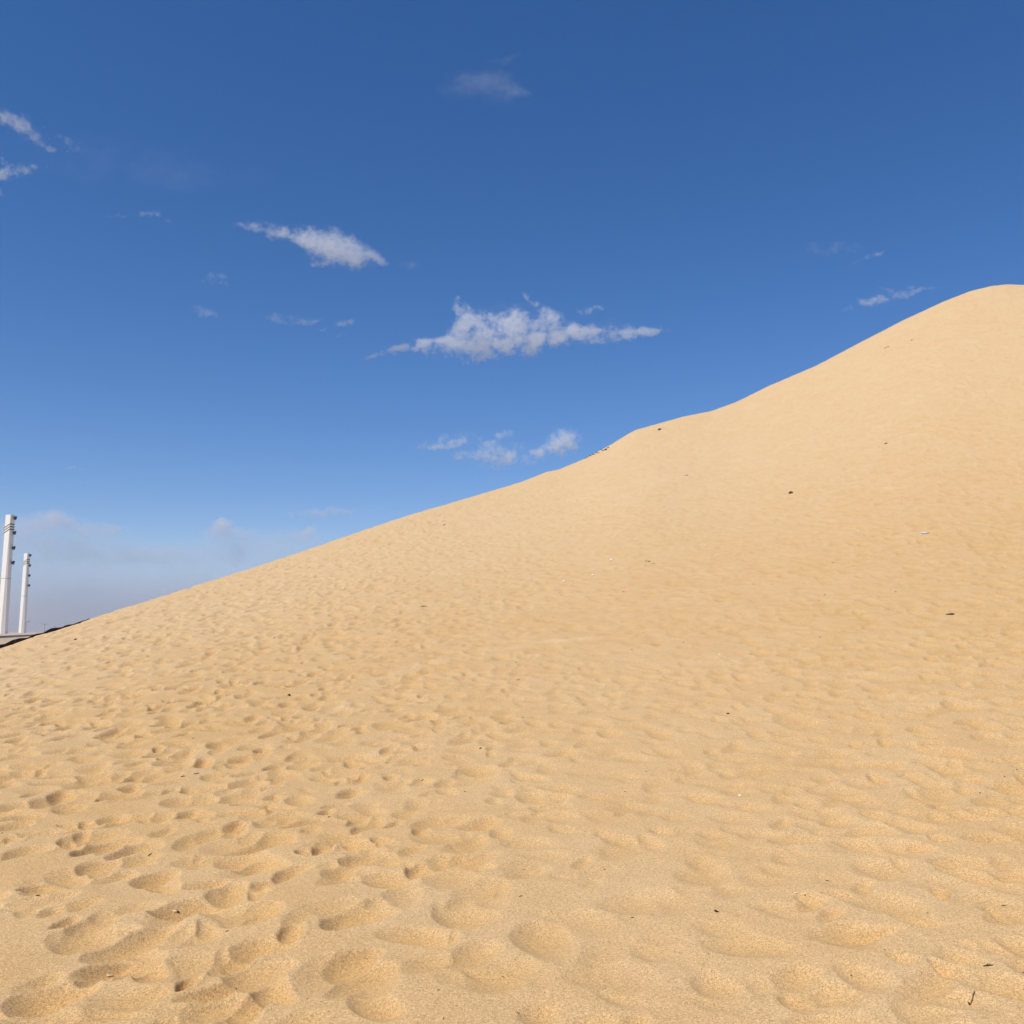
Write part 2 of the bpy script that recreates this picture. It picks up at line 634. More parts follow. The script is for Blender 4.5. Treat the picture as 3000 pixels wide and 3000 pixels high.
PZ = 1.4
kA = on_plane(0, 1865, PZ)
kB = on_plane(98, 1860, PZ)
kd = (kB - kA).normalized()
kn = Vector((-kd.y, kd.x, 0))                  # to the left of the kerb line, where the poles stand
if kn.x > 0:
    kn = -kn
k0 = kA - kd * 9
k1 = kA + kd * 170
M_PAVE = simple_mat('paving', (0.54, 0.42, 0.31), 0.9, 0.12, 0.6, spec=0.1)
M_PATH = simple_mat('path_paving', (0.50, 0.38, 0.26), 0.9, 0.16, 0.8, spec=0.1)
plaza = prism('plaza', [k0 + kn * 0.15, k1 + kn * 0.15, k1 + kn * 80, k0 + kn * 80], -1.5, M_PAVE)
tag(plaza, 'pale flat paved plaza beyond the dark kerb', 'plaza', kind='structure')
M_KERB = simple_mat('kerb_dark', (0.035, 0.025, 0.02), 0.8, 0.2, 4)
M_KERBW = simple_mat('kerb_white', (0.75, 0.71, 0.66), 0.8, 0.1, 4)
kerb = empty('kerb', kA)
tag(kerb, 'low dark topped kerb with a white face between plaza and path', 'kerb')


def kerb_bar(name, z0, z1, d0, d1, mat):
    bm = bmesh.new()
    rings = []
    for s in np.linspace(0, 179, 60):
        p = k0 + kd * float(s) - kA
        rings.append([p + kn * d0 + Vector((0, 0, z0 - PZ)), p + kn * d1 + Vector((0, 0, z0 - PZ)),
                      p + kn * d1 + Vector((0, 0, z1 - PZ)), p + kn * d0 + Vector((0, 0, z1 - PZ))])
    loft(bm, rings)
    bmesh.ops.recalc_face_normals(bm, faces=bm.faces)
    return bm_obj(name, bm, mat, kerb, False)


kerb_bar('capping', PZ - 0.005, PZ + 0.018, -0.04, 0.148, M_KERB)
kerb_bar('face', PZ - 0.4, PZ - 0.005, 0.0, 0.148, M_KERBW)
# path between the kerb and the dune, sloping gently to the dune's foot
bm = bmesh.new()
prev = None
for a in np.linspace(-33.5, -12, 60):
    ar = math.radians(float(a))
    dx, dy = math.sin(ar), math.cos(ar)
    r0 = float(np.interp(a, az_cols, R)) + 0.9
    # where this bearing meets the kerb line
    q0 = k0 - kn * 0.004
    den = dx * kd.y - dy * kd.x
    rk = (q0.x * kd.y - q0.y * kd.x) / den if abs(den) > 1e-6 else 1e9
    if not (0 < rk < 220):
        rk = 220.0
    rk = max(rk, r0 + 0.3)
    ze = 1.235 + 0.10 * float(np.clip((a + 28.6) / 5.0, 0, 1))
    col_ = []
    for u in (0, 0.15, 0.3, 0.5, 0.75, 1.0):
        r = r0 + (rk - r0) * u
        z = ze + (PZ - 0.06 - ze) * float(smooth(0, 11.0, r - r0))
        col_.append(bm.verts.new((r * dx, r * dy, z)))
    low = [bm.verts.new((v.co.x, v.co.y, -1.45)) for v in col_]
    if prev:
        p_, l_ = prev
        for k in range(5):
            bm.faces.new((p_[k], col_[k], col_[k + 1], p_[k + 1]))
        bm.faces.new((p_[0], l_[0], low[0], col_[0]))
        bm.faces.new((p_[5], col_[5], low[5], l_[5]))
    prev = (col_, low)
bmesh.ops.recalc_face_normals(bm, faces=bm.faces)
for f in bm.faces:
    if abs(f.normal.z) > 0.5 and f.normal.z < 0:
        f.normal_flip()
path = bm_obj('path', bm, M_PATH, None, False)
tag(path, 'beige strip of path between the kerb and the dune', 'path', kind='structure')

# yellowish litter of dry weeds on the path
M_WEED = simple_mat('dry_weed', (0.36, 0.24, 0.07), 0.9, 0.4, 25)
bm = bmesh.new()
for k in range(240):
    c = on_plane(random.uniform(0, 22), 1876 + random.gauss(0, 1.6), 1.27)
    hgt = random.uniform(0.02, 0.07)
    d = Vector((random.gauss(0, 0.05), random.gauss(0, 0.05), hgt))
    tube(bm, [c + Vector((0, 0, -0.03)), c + d * 0.6, c + d], [0.006, 0.004, 0.001], 4)
weeds = tag(bm_obj('dry_weeds', bm, M_WEED), 'thin yellowish patch of dry weeds on the path', 'weeds', kind='stuff')

# dark brown strip sunk into the sand along the dune's left rim
M_RIM = simple_mat('dark_brown', (0.030, 0.018, 0.011), 0.9, 0.35, 6.0, spec=0.1)
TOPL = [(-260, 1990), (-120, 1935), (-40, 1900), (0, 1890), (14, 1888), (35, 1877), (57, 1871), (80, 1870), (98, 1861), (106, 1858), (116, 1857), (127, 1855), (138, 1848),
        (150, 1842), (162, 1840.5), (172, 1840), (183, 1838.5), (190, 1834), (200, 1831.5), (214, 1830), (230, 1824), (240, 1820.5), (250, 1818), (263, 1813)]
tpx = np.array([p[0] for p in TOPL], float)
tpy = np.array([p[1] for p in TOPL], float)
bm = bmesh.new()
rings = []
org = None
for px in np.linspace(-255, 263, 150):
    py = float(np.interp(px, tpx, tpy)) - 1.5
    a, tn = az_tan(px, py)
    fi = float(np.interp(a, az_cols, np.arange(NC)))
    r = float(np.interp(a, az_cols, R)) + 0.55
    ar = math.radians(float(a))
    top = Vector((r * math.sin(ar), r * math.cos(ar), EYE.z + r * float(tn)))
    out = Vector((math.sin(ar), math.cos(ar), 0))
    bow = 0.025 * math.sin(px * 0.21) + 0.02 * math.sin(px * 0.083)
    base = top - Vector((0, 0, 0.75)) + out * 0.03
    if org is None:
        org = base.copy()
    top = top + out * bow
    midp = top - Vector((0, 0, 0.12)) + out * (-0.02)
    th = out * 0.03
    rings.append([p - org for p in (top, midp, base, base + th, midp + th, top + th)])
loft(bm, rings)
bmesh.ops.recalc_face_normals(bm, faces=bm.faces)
band = bm_obj('rim_strip', bm, M_RIM, None, False)
band.location = org
tag(band, "low dark brown barrier half buried along the dune's left rim", 'band')

# ------------------------------------------------------------------ white floodlight poles
M_POLE = simple_mat('white_paint', (0.92, 0.87, 0.77), 0.55, 0.05, 1.2)
M_GROOVE = simple_mat('groove_paint', (0.20, 0.16, 0.075), 0.7, 0.1, 3)
M_SEAM = simple_mat('pole_seam', (0.42, 0.38, 0.30), 0.7, 0.1, 3)
M_LAMP = simple_mat('lamp_housing', (0.028, 0.035, 0.045), 0.45, 0.2, 8)
M_GLASS = simple_mat('lamp_lens', (0.04, 0.05, 0.06), 0.5, 0.1, 8, spec=0.2)
PH = 11.75


def pole_half(z):
    return 0.45 - 0.155 * z / PH


def pole_ring(z, grow=0.0):
    h = pole_half(z) + grow
    c = 0.012 + h * 0.62 * min(1.0, max(0.0, (1 - z / PH) * 1.15)) ** 0.9 * 0.85
    return [Vector(p) for p in ((-h + c, -h, z), (h - c, -h, z), (h, -h + c, z), (h, h - c, z), (h - c, h, z), (-h + c, h, z), (-h, h - c, z), (-h, -h + c, z))]


def make_pole():
    root = empty('light_pole', (0, 0, 0))
    bm = bmesh.new()
    loft(bm, [pole_ring(PH * k / 14.0) for k in range(15)])
    bmesh.ops.recalc_face_normals(bm, faces=bm.faces)
    bm_obj('shaft', bm, M_POLE, root, False)
    for k in range(3):                         # slanting grooves near the top, wrapped round the shaft
        zc_ = PH * 0.905 - k * 0.26
        bm = bmesh.new()
        h = pole_half(zc_) + 0.004
        sl = 0.19 * 2
        ring0, ring1 = [], []
        for (x, y) in ((-h, -h), (h, -h), (h, h), (-h, h)):
            zz = zc_ + sl * 0.5 * x / h
            ring0.append(Vector((x, y, zz - 0.058)))
            ring1.append(Vector((x, y, zz + 0.058)))
        loft(bm, [ring0, ring1])
        bmesh.ops.recalc_face_normals(bm, faces=bm.faces)
        bm_obj('groove', bm, M_GROOVE, root, False)
    bm = bmesh.new()
    zs = PH * 0.458
    loft(bm, [pole_ring(zs, 0.003), pole_ring(zs + 0.05, 0.003)])
    bmesh.ops.recalc_face_normals(bm, faces=bm.faces)
    bm_obj('seam', bm, M_SEAM, root, False)
    for z in (PH - 0.28, PH - 1.78, PH - 3.28, PH - 4.75):
        fl = empty('floodlight', (pole_half(z) - 0.03, pole_half(z) * 0.62, z))
        fl.parent = root
        fl.scale = (0.68, 0.68, 0.68)
        # bell shaped housing opening away from the shaft and downwards
        R3 = Matrix.Rotation(math.radians(98), 3, 'Y')
        bm = bmesh.new()
        prof = [(0.02, 0.10), (0.06, 0.14), (0.12, 0.18), (0.19, 0.235), (0.26, 0.265), (0.29, 0.27)]
        loft(bm, [[R3 @ Vector((r * math.cos(a * math.tau / 14), r * math.sin(a * math.tau / 14), d)) for a in range(14)] for d, r in prof])
        box(bm, (0.05, 0, 0.02), (0.14, 0.14, 0.22))
        bmesh.ops.recalc_face_normals(bm, faces=bm.faces)
        bm_obj('housing', bm, M_LAMP, fl, False)
        bm = bmesh.new()
        loft(bm, [[R3 @ Vector((r * math.cos(a * math.tau / 14), r * math.sin(a * math.tau / 14), d)) for a in range(14)] for d, r in ((0.292, 0.25), (0.302, 0.15))])
        bm_obj('lens', bm, M_GLASS, fl, True)
        bm = bmesh.new()                        # visor over the lens
        sec = []
        for d, lift in ((0.25, 0.0), (0.31, 0.01), (0.36, 0.03)):
            arc = [Vector((math.cos(math.radians(a)) * -0.285 - lift, math.sin(math.radians(a)) * 0.285, d)) for a in range(-62, 63, 31)]
            arc2 = [v + Vector((0.02, 0, 0)) for v in arc[::-1]]
            sec.append([R3 @ v for v in arc + arc2])
        loft(bm, sec)
        bmesh.ops.recalc_face_normals(bm, faces=bm.faces)
        bm_obj('visor', bm, M_LAMP, fl, False)
    return root


def copy_tree(o, parent=None):
    c = o.copy()
    C.objects.link(c)
    c.parent = parent
    for ch in list(o.children):
        copy_tree(ch, c)
    return c


pole = make_pole()
PG = 'white floodlight poles on the plaza'
pb = on_plane(7.0, 1856, PZ)
pole.location = pb
pole.rotation_euler = (0, 0, math.radians(-13))
tag(pole, "nearer and larger white floodlight pole, cut by the photo's left edge", 'light pole', PG)
pole2 = copy_tree(pole)
pole2.location = on_plane(64.5, 1854.0, PZ)
pole2.rotation_euler = (0, 0, math.radians(-12))
tag(pole2, 'farther, smaller white floodlight pole standing right of the larger one', 'light pole', PG)

# ------------------------------------------------------------------ far street lamps
M_STEEL = simple_mat('lamp_steel', (0.06, 0.065, 0.075), 0.6, 0.1, 2)


def make_street_lamp():
    root = empty('street_lamp', (0, 0, 0))
    H = 10.0
    bm = bmesh.new()
    tube(bm, [(0, 0, -0.3), (0, 0, 4), (0, 0, H)], [0.22, 0.2, 0.17], 10)
    bm_obj('post', bm, M_STEEL, root)
    for s in (-1, 1):
        bm = bmesh.new()
        tube(bm, [(0, 0, H - 0.15), (s * 0.7, 0, H - 0.02), (s * 1.5, 0, H + 0.25), (s * 2.0, 0, H + 0.38)], [0.28, 0.26, 0.22, 0.2], 8)
        arm = bm_obj('arm', bm, M_STEEL, root)
        bm = bmesh.new()
        sec = []
        for d, wd, hh in ((1.75, 0.16, 0.12), (1.95, 0.3, 0.2), (2.5, 0.32, 0.18), (2.75, 0.16, 0.1)):
            z = H + 0.38 + (d - 2.0) * 0.28
            sec.append([(s * d, -wd, z - hh), (s * d, wd, z - hh), (s * d, wd * 0.7, z + hh), (s * d, -wd * 0.7, z + hh)])
        loft(bm, sec)
        bmesh.ops.recalc_face_normals(bm, faces=bm.faces)
        bm_obj('lamp_head', bm, M_STEEL, arm, False)
    return root


def lamp_at(o, px, top_py, rot):
    x, y, z = look(px, top_py)
    k = (8.7 - EYE.z) / z                        # lamp tops 10 m above the ground at -1.3
    o.location = (x * k, y * k, -1.3)
    o.rotation_euler = (0, 0, rot)


SG = 'far street lamps in the haze'
sl = make_street_lamp()
lamp_at(sl, 131, 1829, 0.25)
tag(sl, 'faint double armed street lamp in the haze, middle and clearest of the three', 'street lamp', SG)
s2 = copy_tree(sl)
lamp_at(s2, 77, 1822, 0.25)
tag(s2, 'faint double armed street lamp showing just right of the farther white pole', 'street lamp', SG)
s3 = copy_tree(sl)
lamp_at(s3, 161, 1836, 0.25)
tag(s3, "faint double armed street lamp, lowest of the three, at the dune's dark rim", 'street lamp', SG)

# ------------------------------------------------------------------ small things lying on the sand
M_TWIG = simple_mat('dry_wood', (0.085, 0.048, 0.02), 0.85, 0.35, 60)
M_DARK = simple_mat('black_scrap', (0.012, 0.011, 0.011), 0.6, 0.3, 30)
M_RED = simple_mat('dark_red', (0.13, 0.018, 0.012), 0.6, 0.4, 30)
M_STONE = simple_mat('brown_stone', (0.10, 0.065, 0.03), 0.9, 0.4, 20, bump=0.6)
M_WHITE = simple_mat('white_plastic', (0.80, 0.80, 0.76), 0.4, 0.06, 10)
M_SHELL = simple_mat('white_shell', (0.80, 0.76, 0.68), 0.5, 0.1, 40)
M_PAPER = simple_mat('pale_paper', (0.80, 0.74, 0.52), 0.8, 0.08, 40)
M_GREY = simple_mat('grey_scrap', (0.40, 0.37, 0.34), 0.9, 0.2, 30)
M_CLEAR = simple_mat('milky_plastic', (0.55, 0.57, 0.56), 0.35, 0.05, 10, spec=0.6)


def lay(name, px, py, ang, lift=0.0):
    p, n, r = surf_hit(px, py)
    zq = Vector((0, 0, 1)).rotation_difference(n)
    # the thing's x axis points so that it runs at the wanted slant across the slope
    q = zq @ Matrix.Rotation(ang, 4, 'Z').to_quaternion()
    o = empty(name, p + n * lift, q)
    return o, r / F * math.sqrt(1 + 0.02)


def px_m(px, py):
    return surf_hit(px, py)[2] / F


def bake(root, bm, mat, smooth_=True):
    """turn the placing Empty into one mesh thing"""
    name = root.name
    me = bpy.data.meshes.new(name)
    bm.normal_update()
    bm.to_mesh(me)
    bm.free()
    if smooth_:
        me.polygons.foreach_set('use_smooth', [True] * len(me.polygons))
    me.materials.append(mat)
    loc, q = root.location.copy(), root.rotation_quaternion.copy()
    bpy.data.objects.remove(root)
    nm = name.split('.')[0]
    o = bpy.data.objects.new(nm, me)
    C.objects.link(o)
    o.location = loc
    o.rotation_mode = 'QUATERNION'
    o.rotation_quaternion = q
    return o


def twig(px, py, L, ang, label, group=None, mat=None, thick=0.05, name='twig', cat='twig', fork=True):
    e, u = lay(name, px, py, ang)
    l = L * u
    bm = bmesh.new()
    n = 7
    k = [random.uniform(-0.05, 0.05) * l for _ in range(n)]
    pts = [(-l / 2 + l * i / (n - 1), k[i], max(0.3 * thick * l, 0.0015) + (0.07 * l * math.sin(i / (n - 1) * 3.0))) for i in range(n)]
    th = max(thick * l, 0.0022 * u * 900 / 3)
    th = max(thick * l, 0.6 * u)
    tube(bm, pts, [th * 0.8, th, th, th * 0.9, th * 0.8, th * 0.65, th * 0.4], 7)
    if fork:
        p = Vector(pts[2])
        tube(bm, [p, p + Vector((l * 0.12, l * 0.12, th)), p + Vector((l * 0.2, l * 0.24, th * 0.5))], [th * 0.7, th * 0.5, th * 0.3], 6)
    return tag(bake(e, bm, mat or M_TWIG), label, cat, group)


def lump(px, py, S, label, mat, name='stone', cat='stone', group=None, flat=0.6, long=1.3, ang=0.0, sub=2):
    e, u = lay(name, px, py, ang)
    s = S * u / 2
    bm = bmesh.new()
    bmesh.ops.create_icosphere(bm, subdivisions=sub, radius=1.0)
    o1, o2 = random.uniform(0, 50), random.uniform(0, 50)
    for v in bm.verts:
        c = v.co
        f = 1 + 0.55 * float(perlin(np.array([c.x * 1.4 + o1 + c.z]), np.array([c.y * 1.4 + o2 - c.z]))[0])
        v.co = Vector((c.x * f * s * long, c.y * f * s, (c.z * f * flat + flat * 0.55) * s))
    return tag(bake(e, bm, mat, False), label, cat, group)


def scrap(px, py, S, label, mat, ang=0.0, name='scrap', cat='scrap', group=None, aspect=0.45, curl=0.4):
    """a bent leaf or shred with a little thickness"""
    e, u = lay(name, px, py, ang)
    l = S * u
    bm = bmesh.new()
    nx, ny = 9, 5
    g = []
    for side in (1, -1):
        gg = []
        for i in range(nx):
            t = i / (nx - 1)
            wd = (math.sin(math.pi * (0.12 + 0.8 * t)) ** 0.7) * aspect * l * 0.5
            row = []
            for j in range(ny):
                s = j / (ny - 1) * 2 - 1
                z = curl * l * 0.3 * (s * s) + curl * l * 0.25 * (t - 0.4) ** 2 + 0.02 * l * math.sin(7 * t + 3 * s) + 0.05 * l + side * 0.012 * l
                row.append(bm.verts.new(((t - 0.5) * l, s * wd + 0.05 * l * math.sin(t * 4), z)))
            gg.append(row)
        g.append(gg)
    for i in range(nx - 1):
        for j in range(ny - 1):
            for k in (0, 1):
                a = g[k]
                bm.faces.new((a[i][j], a[i + 1][j], a[i + 1][j + 1], a[i][j + 1]))
    for i in range(nx - 1):
        for j in (0, ny - 1):
            bm.faces.new((g[0][i][j], g[0][i + 1][j], g[1][i + 1][j], g[1][i][j]))
    for j in range(ny - 1):
        for i in (0, nx - 1):
            bm.faces.new((g[0][i][j], g[0][i][j + 1], g[1][i][j + 1], g[1][i][j]))
    bmesh.ops.recalc_face_normals(bm, faces=bm.faces)
    return tag(bake(e, bm, mat), label, cat, group)


def lathe_x(bm, prof, n=14):
    loft(bm, [[(x, r * math.cos(a * math.tau / n), r * math.sin(a * math.tau / n)) for a in range(n)] for x, r in prof])
    bmesh.ops.recalc_face_normals(bm, faces=bm.faces)


def bottle(px, py, L, ang, label, capmat):
    e, u = lay('plastic_bottle', px, py, ang)
    l = L * u
    r = l * 0.17
    bm = bmesh.new()
    lathe_x(bm, [(-l * 0.5, r * 0.7), (-l * 0.47, r), (-l * 0.2, r), (-l * 0.17, r * 0.92), (-l * 0.1, r), (l * 0.15, r), (l * 0.3, r * 0.6), (l * 0.36, r * 0.42), (l * 0.42, r * 0.42)])
    b = bm_obj('bottle_body', bm, M_CLEAR, e)
    b.location = (0, 0, r * 0.75)
    bm = bmesh.new()
    lathe_x(bm, [(l * 0.42, r * 0.5), (l * 0.5, r * 0.5)])
    c = bm_obj('bottle_cap', bm, capmat, e)
    c.location = (0, 0, r * 0.75)
    tag(e, label, 'bottle')
    return e


def butt(px, py, L, ang, label):
    e, u = lay('cigarette_butt', px, py, ang)
    l = L * u
    r = max(l * 0.13, u * 0.9)
    bm = bmesh.new()
    lathe_x(bm, [(-l * 0.5, r), (l * 0.15, r)], 10)
    a = bm_obj('paper', bm, M_PAPER, e)
    a.location = (0, 0, r * 0.8)
    bm = bmesh.new()
    lathe_x(bm, [(l * 0.15, r * 1.03), (l * 0.5, r * 1.0)], 10)
    a = bm_obj('shaded_end', bm, M_DARK, e)  # black end paints in the shadow lying against the butt
    a.location = (0, 0, r * 0.8)
    tag(e, label, 'cigarette butt')
    return e


# --- on the upper slope
scrap(2594, 1019.5, 6, 'left one of two dark scraps lying close together high on the slope', M_DARK, 0.3, group='pair of dark scraps')
scrap(2602, 1016.5, 6, 'right one of two dark scraps lying close together high on the slope', M_DARK, 0.5, group='pair of dark scraps')
lump(2671, 997, 3.5, 'tiny dark stone highest on the dune, right of the two dark scraps', M_STONE)
lump(1932, 1259, 8, 'brown stone on its own just under the bend of the crest', M_STONE, long=1.4, ang=0.5)
bottle(2009, 1393, 12, 0.05, 'small white bottle with a dark end below the bend of the crest', M_DARK)
lump(2317, 1445, 9, 'dark red crumpled lump in the middle of the upper slope', M_RED, 'crumpled_can', 'can', flat=0.8)
scrap(2596, 1300, 9, 'small brown dead leaf on the bare upper right slope', M_TWIG, 0.1, 'leaf', 'leaf')
bottle(2710, 1564, 19, -0.45, 'clear plastic bottle lying aslant on the right of the slope', M_GREY)
scrap(2784, 1801, 20, 'black pointed scrap like a shoe sole at the right of the slope', M_DARK, -0.3, aspect=0.4, curl=0.25)
# --- clods breaking out of the crest
CG = 'brown clods along the crest'
for i, (px, py, s) in enumerate(((1716, 1343, 5), (1722, 1340, 5), (1730, 1336, 6), (1737, 1332, 6), (1742, 1331.5, 5), (1748, 1327, 6), (1754, 1327.5, 5), (1762, 1318, 6), (1767, 1320, 6), (1775, 1318, 9), (1782, 1312, 6))):
    cl = lump(px, py, s * 0.95, 'small brown clod in the row breaking out of the crest line', M_STONE, 'clod', 'clod', CG, flat=0.6, long=1.1, ang=random.uniform(0, 3))
# --- white bits in the middle of the slope
WL = [(1791, 1641, 8, 'largest white shell of the row on the smooth mid slope, uppermost of them'), (1736, 1687, 8, 'white shell on the mid slope between a higher and a lower one'),
      (1652, 1703, 7, 'white shell on the mid slope, leftmost bright one of the row'), (2168, 2332, 9, 'bright white shell alone on the near right sand'),
      (1008, 1723, 6, 'pale shell alone below the left part of the crest'), (2513, 1556, 4, 'tiny pale fragment left of the clear plastic bottle'),
      (1930, 1949, 5, 'small white fragment in the middle of the dune, right of the pale track'), (2109, 1918, 5, 'small white fragment farther right of the pale track')]
for px, py, s, lb in WL:
    lump(px, py, s, lb, M_SHELL, 'shell', 'shell', None, flat=0.6, long=1.1, ang=random.uniform(0, 3))
# --- mid slope
lump(1893, 1644, 4.5, 'left one of two small brown stones right of the uppermost white shell', M_STONE)
lump(1901, 1645, 5, 'right one of two small brown stones right of the uppermost white shell', M_STONE)
twig(1241, 1778, 26, 0.06, 'thin brown stick lying level on the left mid slope', thick=0.03)
twig(1302, 1538, 9, 0.5, 'small dark twig just under the crest, left of centre', thick=0.1, fork=False)
twig(804, 1869, 9, 0.8, 'short dark twig left of the pale track', thick=0.1, fork=False)
lump(847, 2036, 6, 'small black pebble below the left end of the pale track', M_DARK, 'pebble', 'pebble')
lump(1408, 2193, 6, 'small dark pebble in the middle of the dune foot', M_DARK, 'pebble', 'pebble')
lump(2133, 2091, 6, 'small dark pebble right of centre, above the bright white shell', M_DARK, 'pebble', 'pebble')
lump(221, 1874, 6, "small dark pebble near the dark barrier at the dune's left", M_DARK, 'pebble', 'pebble')
# --- near sand, left
twig(536, 2275, 12, 0.7, 'short black twig beside a grey scrap on the left sand', thick=0.09, fork=False)
scrap(575, 2267, 14, 'crumpled grey scrap on the trampled left sand', M_GREY, 0.5)
twig(690, 2288, 9, 0.8, 'short white straw piece right of the grey scrap', mat=M_PAPER, name='straw', cat='straw', thick=0.12, fork=False)
twig(440, 2504, 11, 0.9, 'short black twig in a wide hollow at the lower left', thick=0.1, fork=False)
twig(111, 2624, 10, 0.15, 'short black twig near the lower left edge', thick=0.12, fork=False)
twig(115, 2670, 9, 0.2, 'small cream straw piece below a black twig at the lower left', mat=M_PAPER, name='straw', cat='straw', thick=0.12, fork=False)
butt(516, 2671, 15, 0.25, 'white cigarette butt with a dark end on the lower left sand')
twig(666, 2728, 8, 0.4, 'short dark twig right of the cigarette butt', thick=0.14, fork=False)
twig(322, 2859, 16, 0.55, 'cream straw piece, largest one, near the bottom left', mat=M_PAPER, name='straw', cat='straw', thick=0.13, fork=False)
# --- near sand, middle
twig(1238, 2286, 8, 0.6, 'short black twig on the smooth middle sand, upper of two', thick=0.12, fork=False)
twig(1363, 2320, 7, -0.5, 'short black twig on the smooth middle sand, lower right of two', thick=0.12, fork=False)
twig(964, 2394, 8, 0.5, 'short black twig in the left middle of the near sand', thick=0.14, fork=False)
twig(1285, 2901, 8, 0.5, 'short black twig at the bottom middle', thick=0.12, fork=False)
twig(1299, 2984, 10, 1.4, 'thin twig end at the very bottom edge, middle', thick=0.08, fork=False)
twig(1474, 2863, 9, -0.4, 'thin dark twig left of the bottom centre', thick=0.08, fork=False)
twig(1527, 2626, 13, 0.6, 'thin dark forked twig in the lower centre', thick=0.06)
scrap(2098, 2671, 15, 'black dead leaf right of the lower centre', M_DARK, 2.2, 'leaf', 'leaf', aspect=0.5)
scrap(1853, 2689, 8, 'small black leaf shred below the lower centre', M_DARK, 0.4, 'leaf', 'leaf')
scrap(1771, 2547, 6, 'small black leaf shred above another in the lower centre', M_DARK, 0.1, 'leaf', 'leaf')
twig(1832, 2320, 8, -0.4, 'thin dark twig curved on the middle sand', thick=0.08, fork=False)
scrap(1517, 2968, 7, 'small black leaf shred at the bottom centre', M_DARK, -0.6, 'leaf', 'leaf')
# --- near sand, right
twig(2332, 2617, 12, -0.05, 'short white straw piece at the lower right', mat=M_WHITE, name='straw', cat='straw', thick=0.10, fork=False)
twig(2424, 2581, 9, -0.5, 'small dark twig right of the white straw piece', thick=0.1, fork=False)
twig(2941, 2654, 10, -0.5, 'small brown twig near the right edge', thick=0.1, fork=False)
twig(2896, 2830, 24, -0.6, 'thick dark twig above the long stick at the lower right', thick=0.07)
# long stick stuck in the sand with a short dark one against its foot
p, n, r = surf_hit(2842, 2944)
stick = empty('stick', p)
u = r / F
bm = bmesh.new()
xx, yy, zz = look(2855, 2900)
top = Vector((xx, yy, zz)).normalized() * ((p - EYE).length + 0.06) + EYE - p
tube(bm, [Vector((0, 0, 0)) - top * 0.06, top * 0.35 + Vector((0.002, 0, 0)), top * 0.7, top], [u * 1.7, u * 1.6, u * 1.3, u * 0.7], 8)
bm_obj('stalk', bm, simple_mat('straw_brown', (0.22, 0.12, 0.04), 0.8, 0.3, 80), stick)
xx, yy, zz = look(2836, 2936)
tp2 = Vector((xx, yy, zz)).normalized() * ((p - EYE).length - 0.005) + EYE - p
bm = bmesh.new()
tube(bm, [Vector((0, 0, -0.003)), tp2 * 0.5, tp2], [u * 1.8, u * 1.9, u * 1.5], 8)
bm_obj('side_shoot', bm, M_DARK, stick)
tag(stick, 'long thin brown stick stuck in the sand at the lower right', 'stick')
# --- tiny flecks nothing tells apart
FL = {
    'tiny dark fleck on the trampled sand at the left': [(6, 2441), (692, 2897), (900, 2927), (795, 2286), (305, 1866), (566, 2163), (626, 1855)],
    'tiny dark fleck on the smooth sand in the middle': [(1512, 1941), (1519, 1991), (1535, 2548), (2077, 2795), (1773, 2896), (1893, 2260), (1851, 1903), (1532, 2102)],
    'tiny dark fleck on the slope at the right': [(2439, 1649), (2416, 1743), (2400, 1760), (2403, 1867), (2624, 1734), (2002, 1882), (1826, 1734), (1915, 1651)],
    'tiny dark fleck on the near sand at the lower right': [(2359, 2623), (2592, 2783), (2494, 2858), (2943, 2275), (2979, 2255), (2872, 2323), (2718, 2675), (2997, 2850)],
}
for lb, pts in FL.items():
    for px, py in pts:
        lump(px, py, 4.2, lb, M_TWIG, 'fleck', 'fleck', lb.replace('tiny dark fleck', 'dark flecks'), flat=0.5, long=1.3, ang=random.uniform(0, 3), sub=1)

# ------------------------------------------------------------------ clouds: real bodies of thin vapour far beyond the dune


def vol_mat(name, dens, col=(1, 1, 1), g=0.0):
    m = bpy.data.materials.new(name)
    m.use_nodes = True
    nt = m.node_tree
    nt.nodes.clear()
    out = nt.nodes.new('ShaderNodeOutputMaterial')
    pv = nt.nodes.new('ShaderNodeVolumePrincipled')
    pv.inputs['Density'].default_value = dens
    pv.inputs['Color'].default_value = (*col, 1)
    pv.inputs['Anisotropy'].default_value = g
    nt.links.new(pv.outputs[0], out.inputs['Volume'])
    return m


M_CLOUD = vol_mat("cloud_vapour", 0.0045, (1, 1, 1), -0.25)


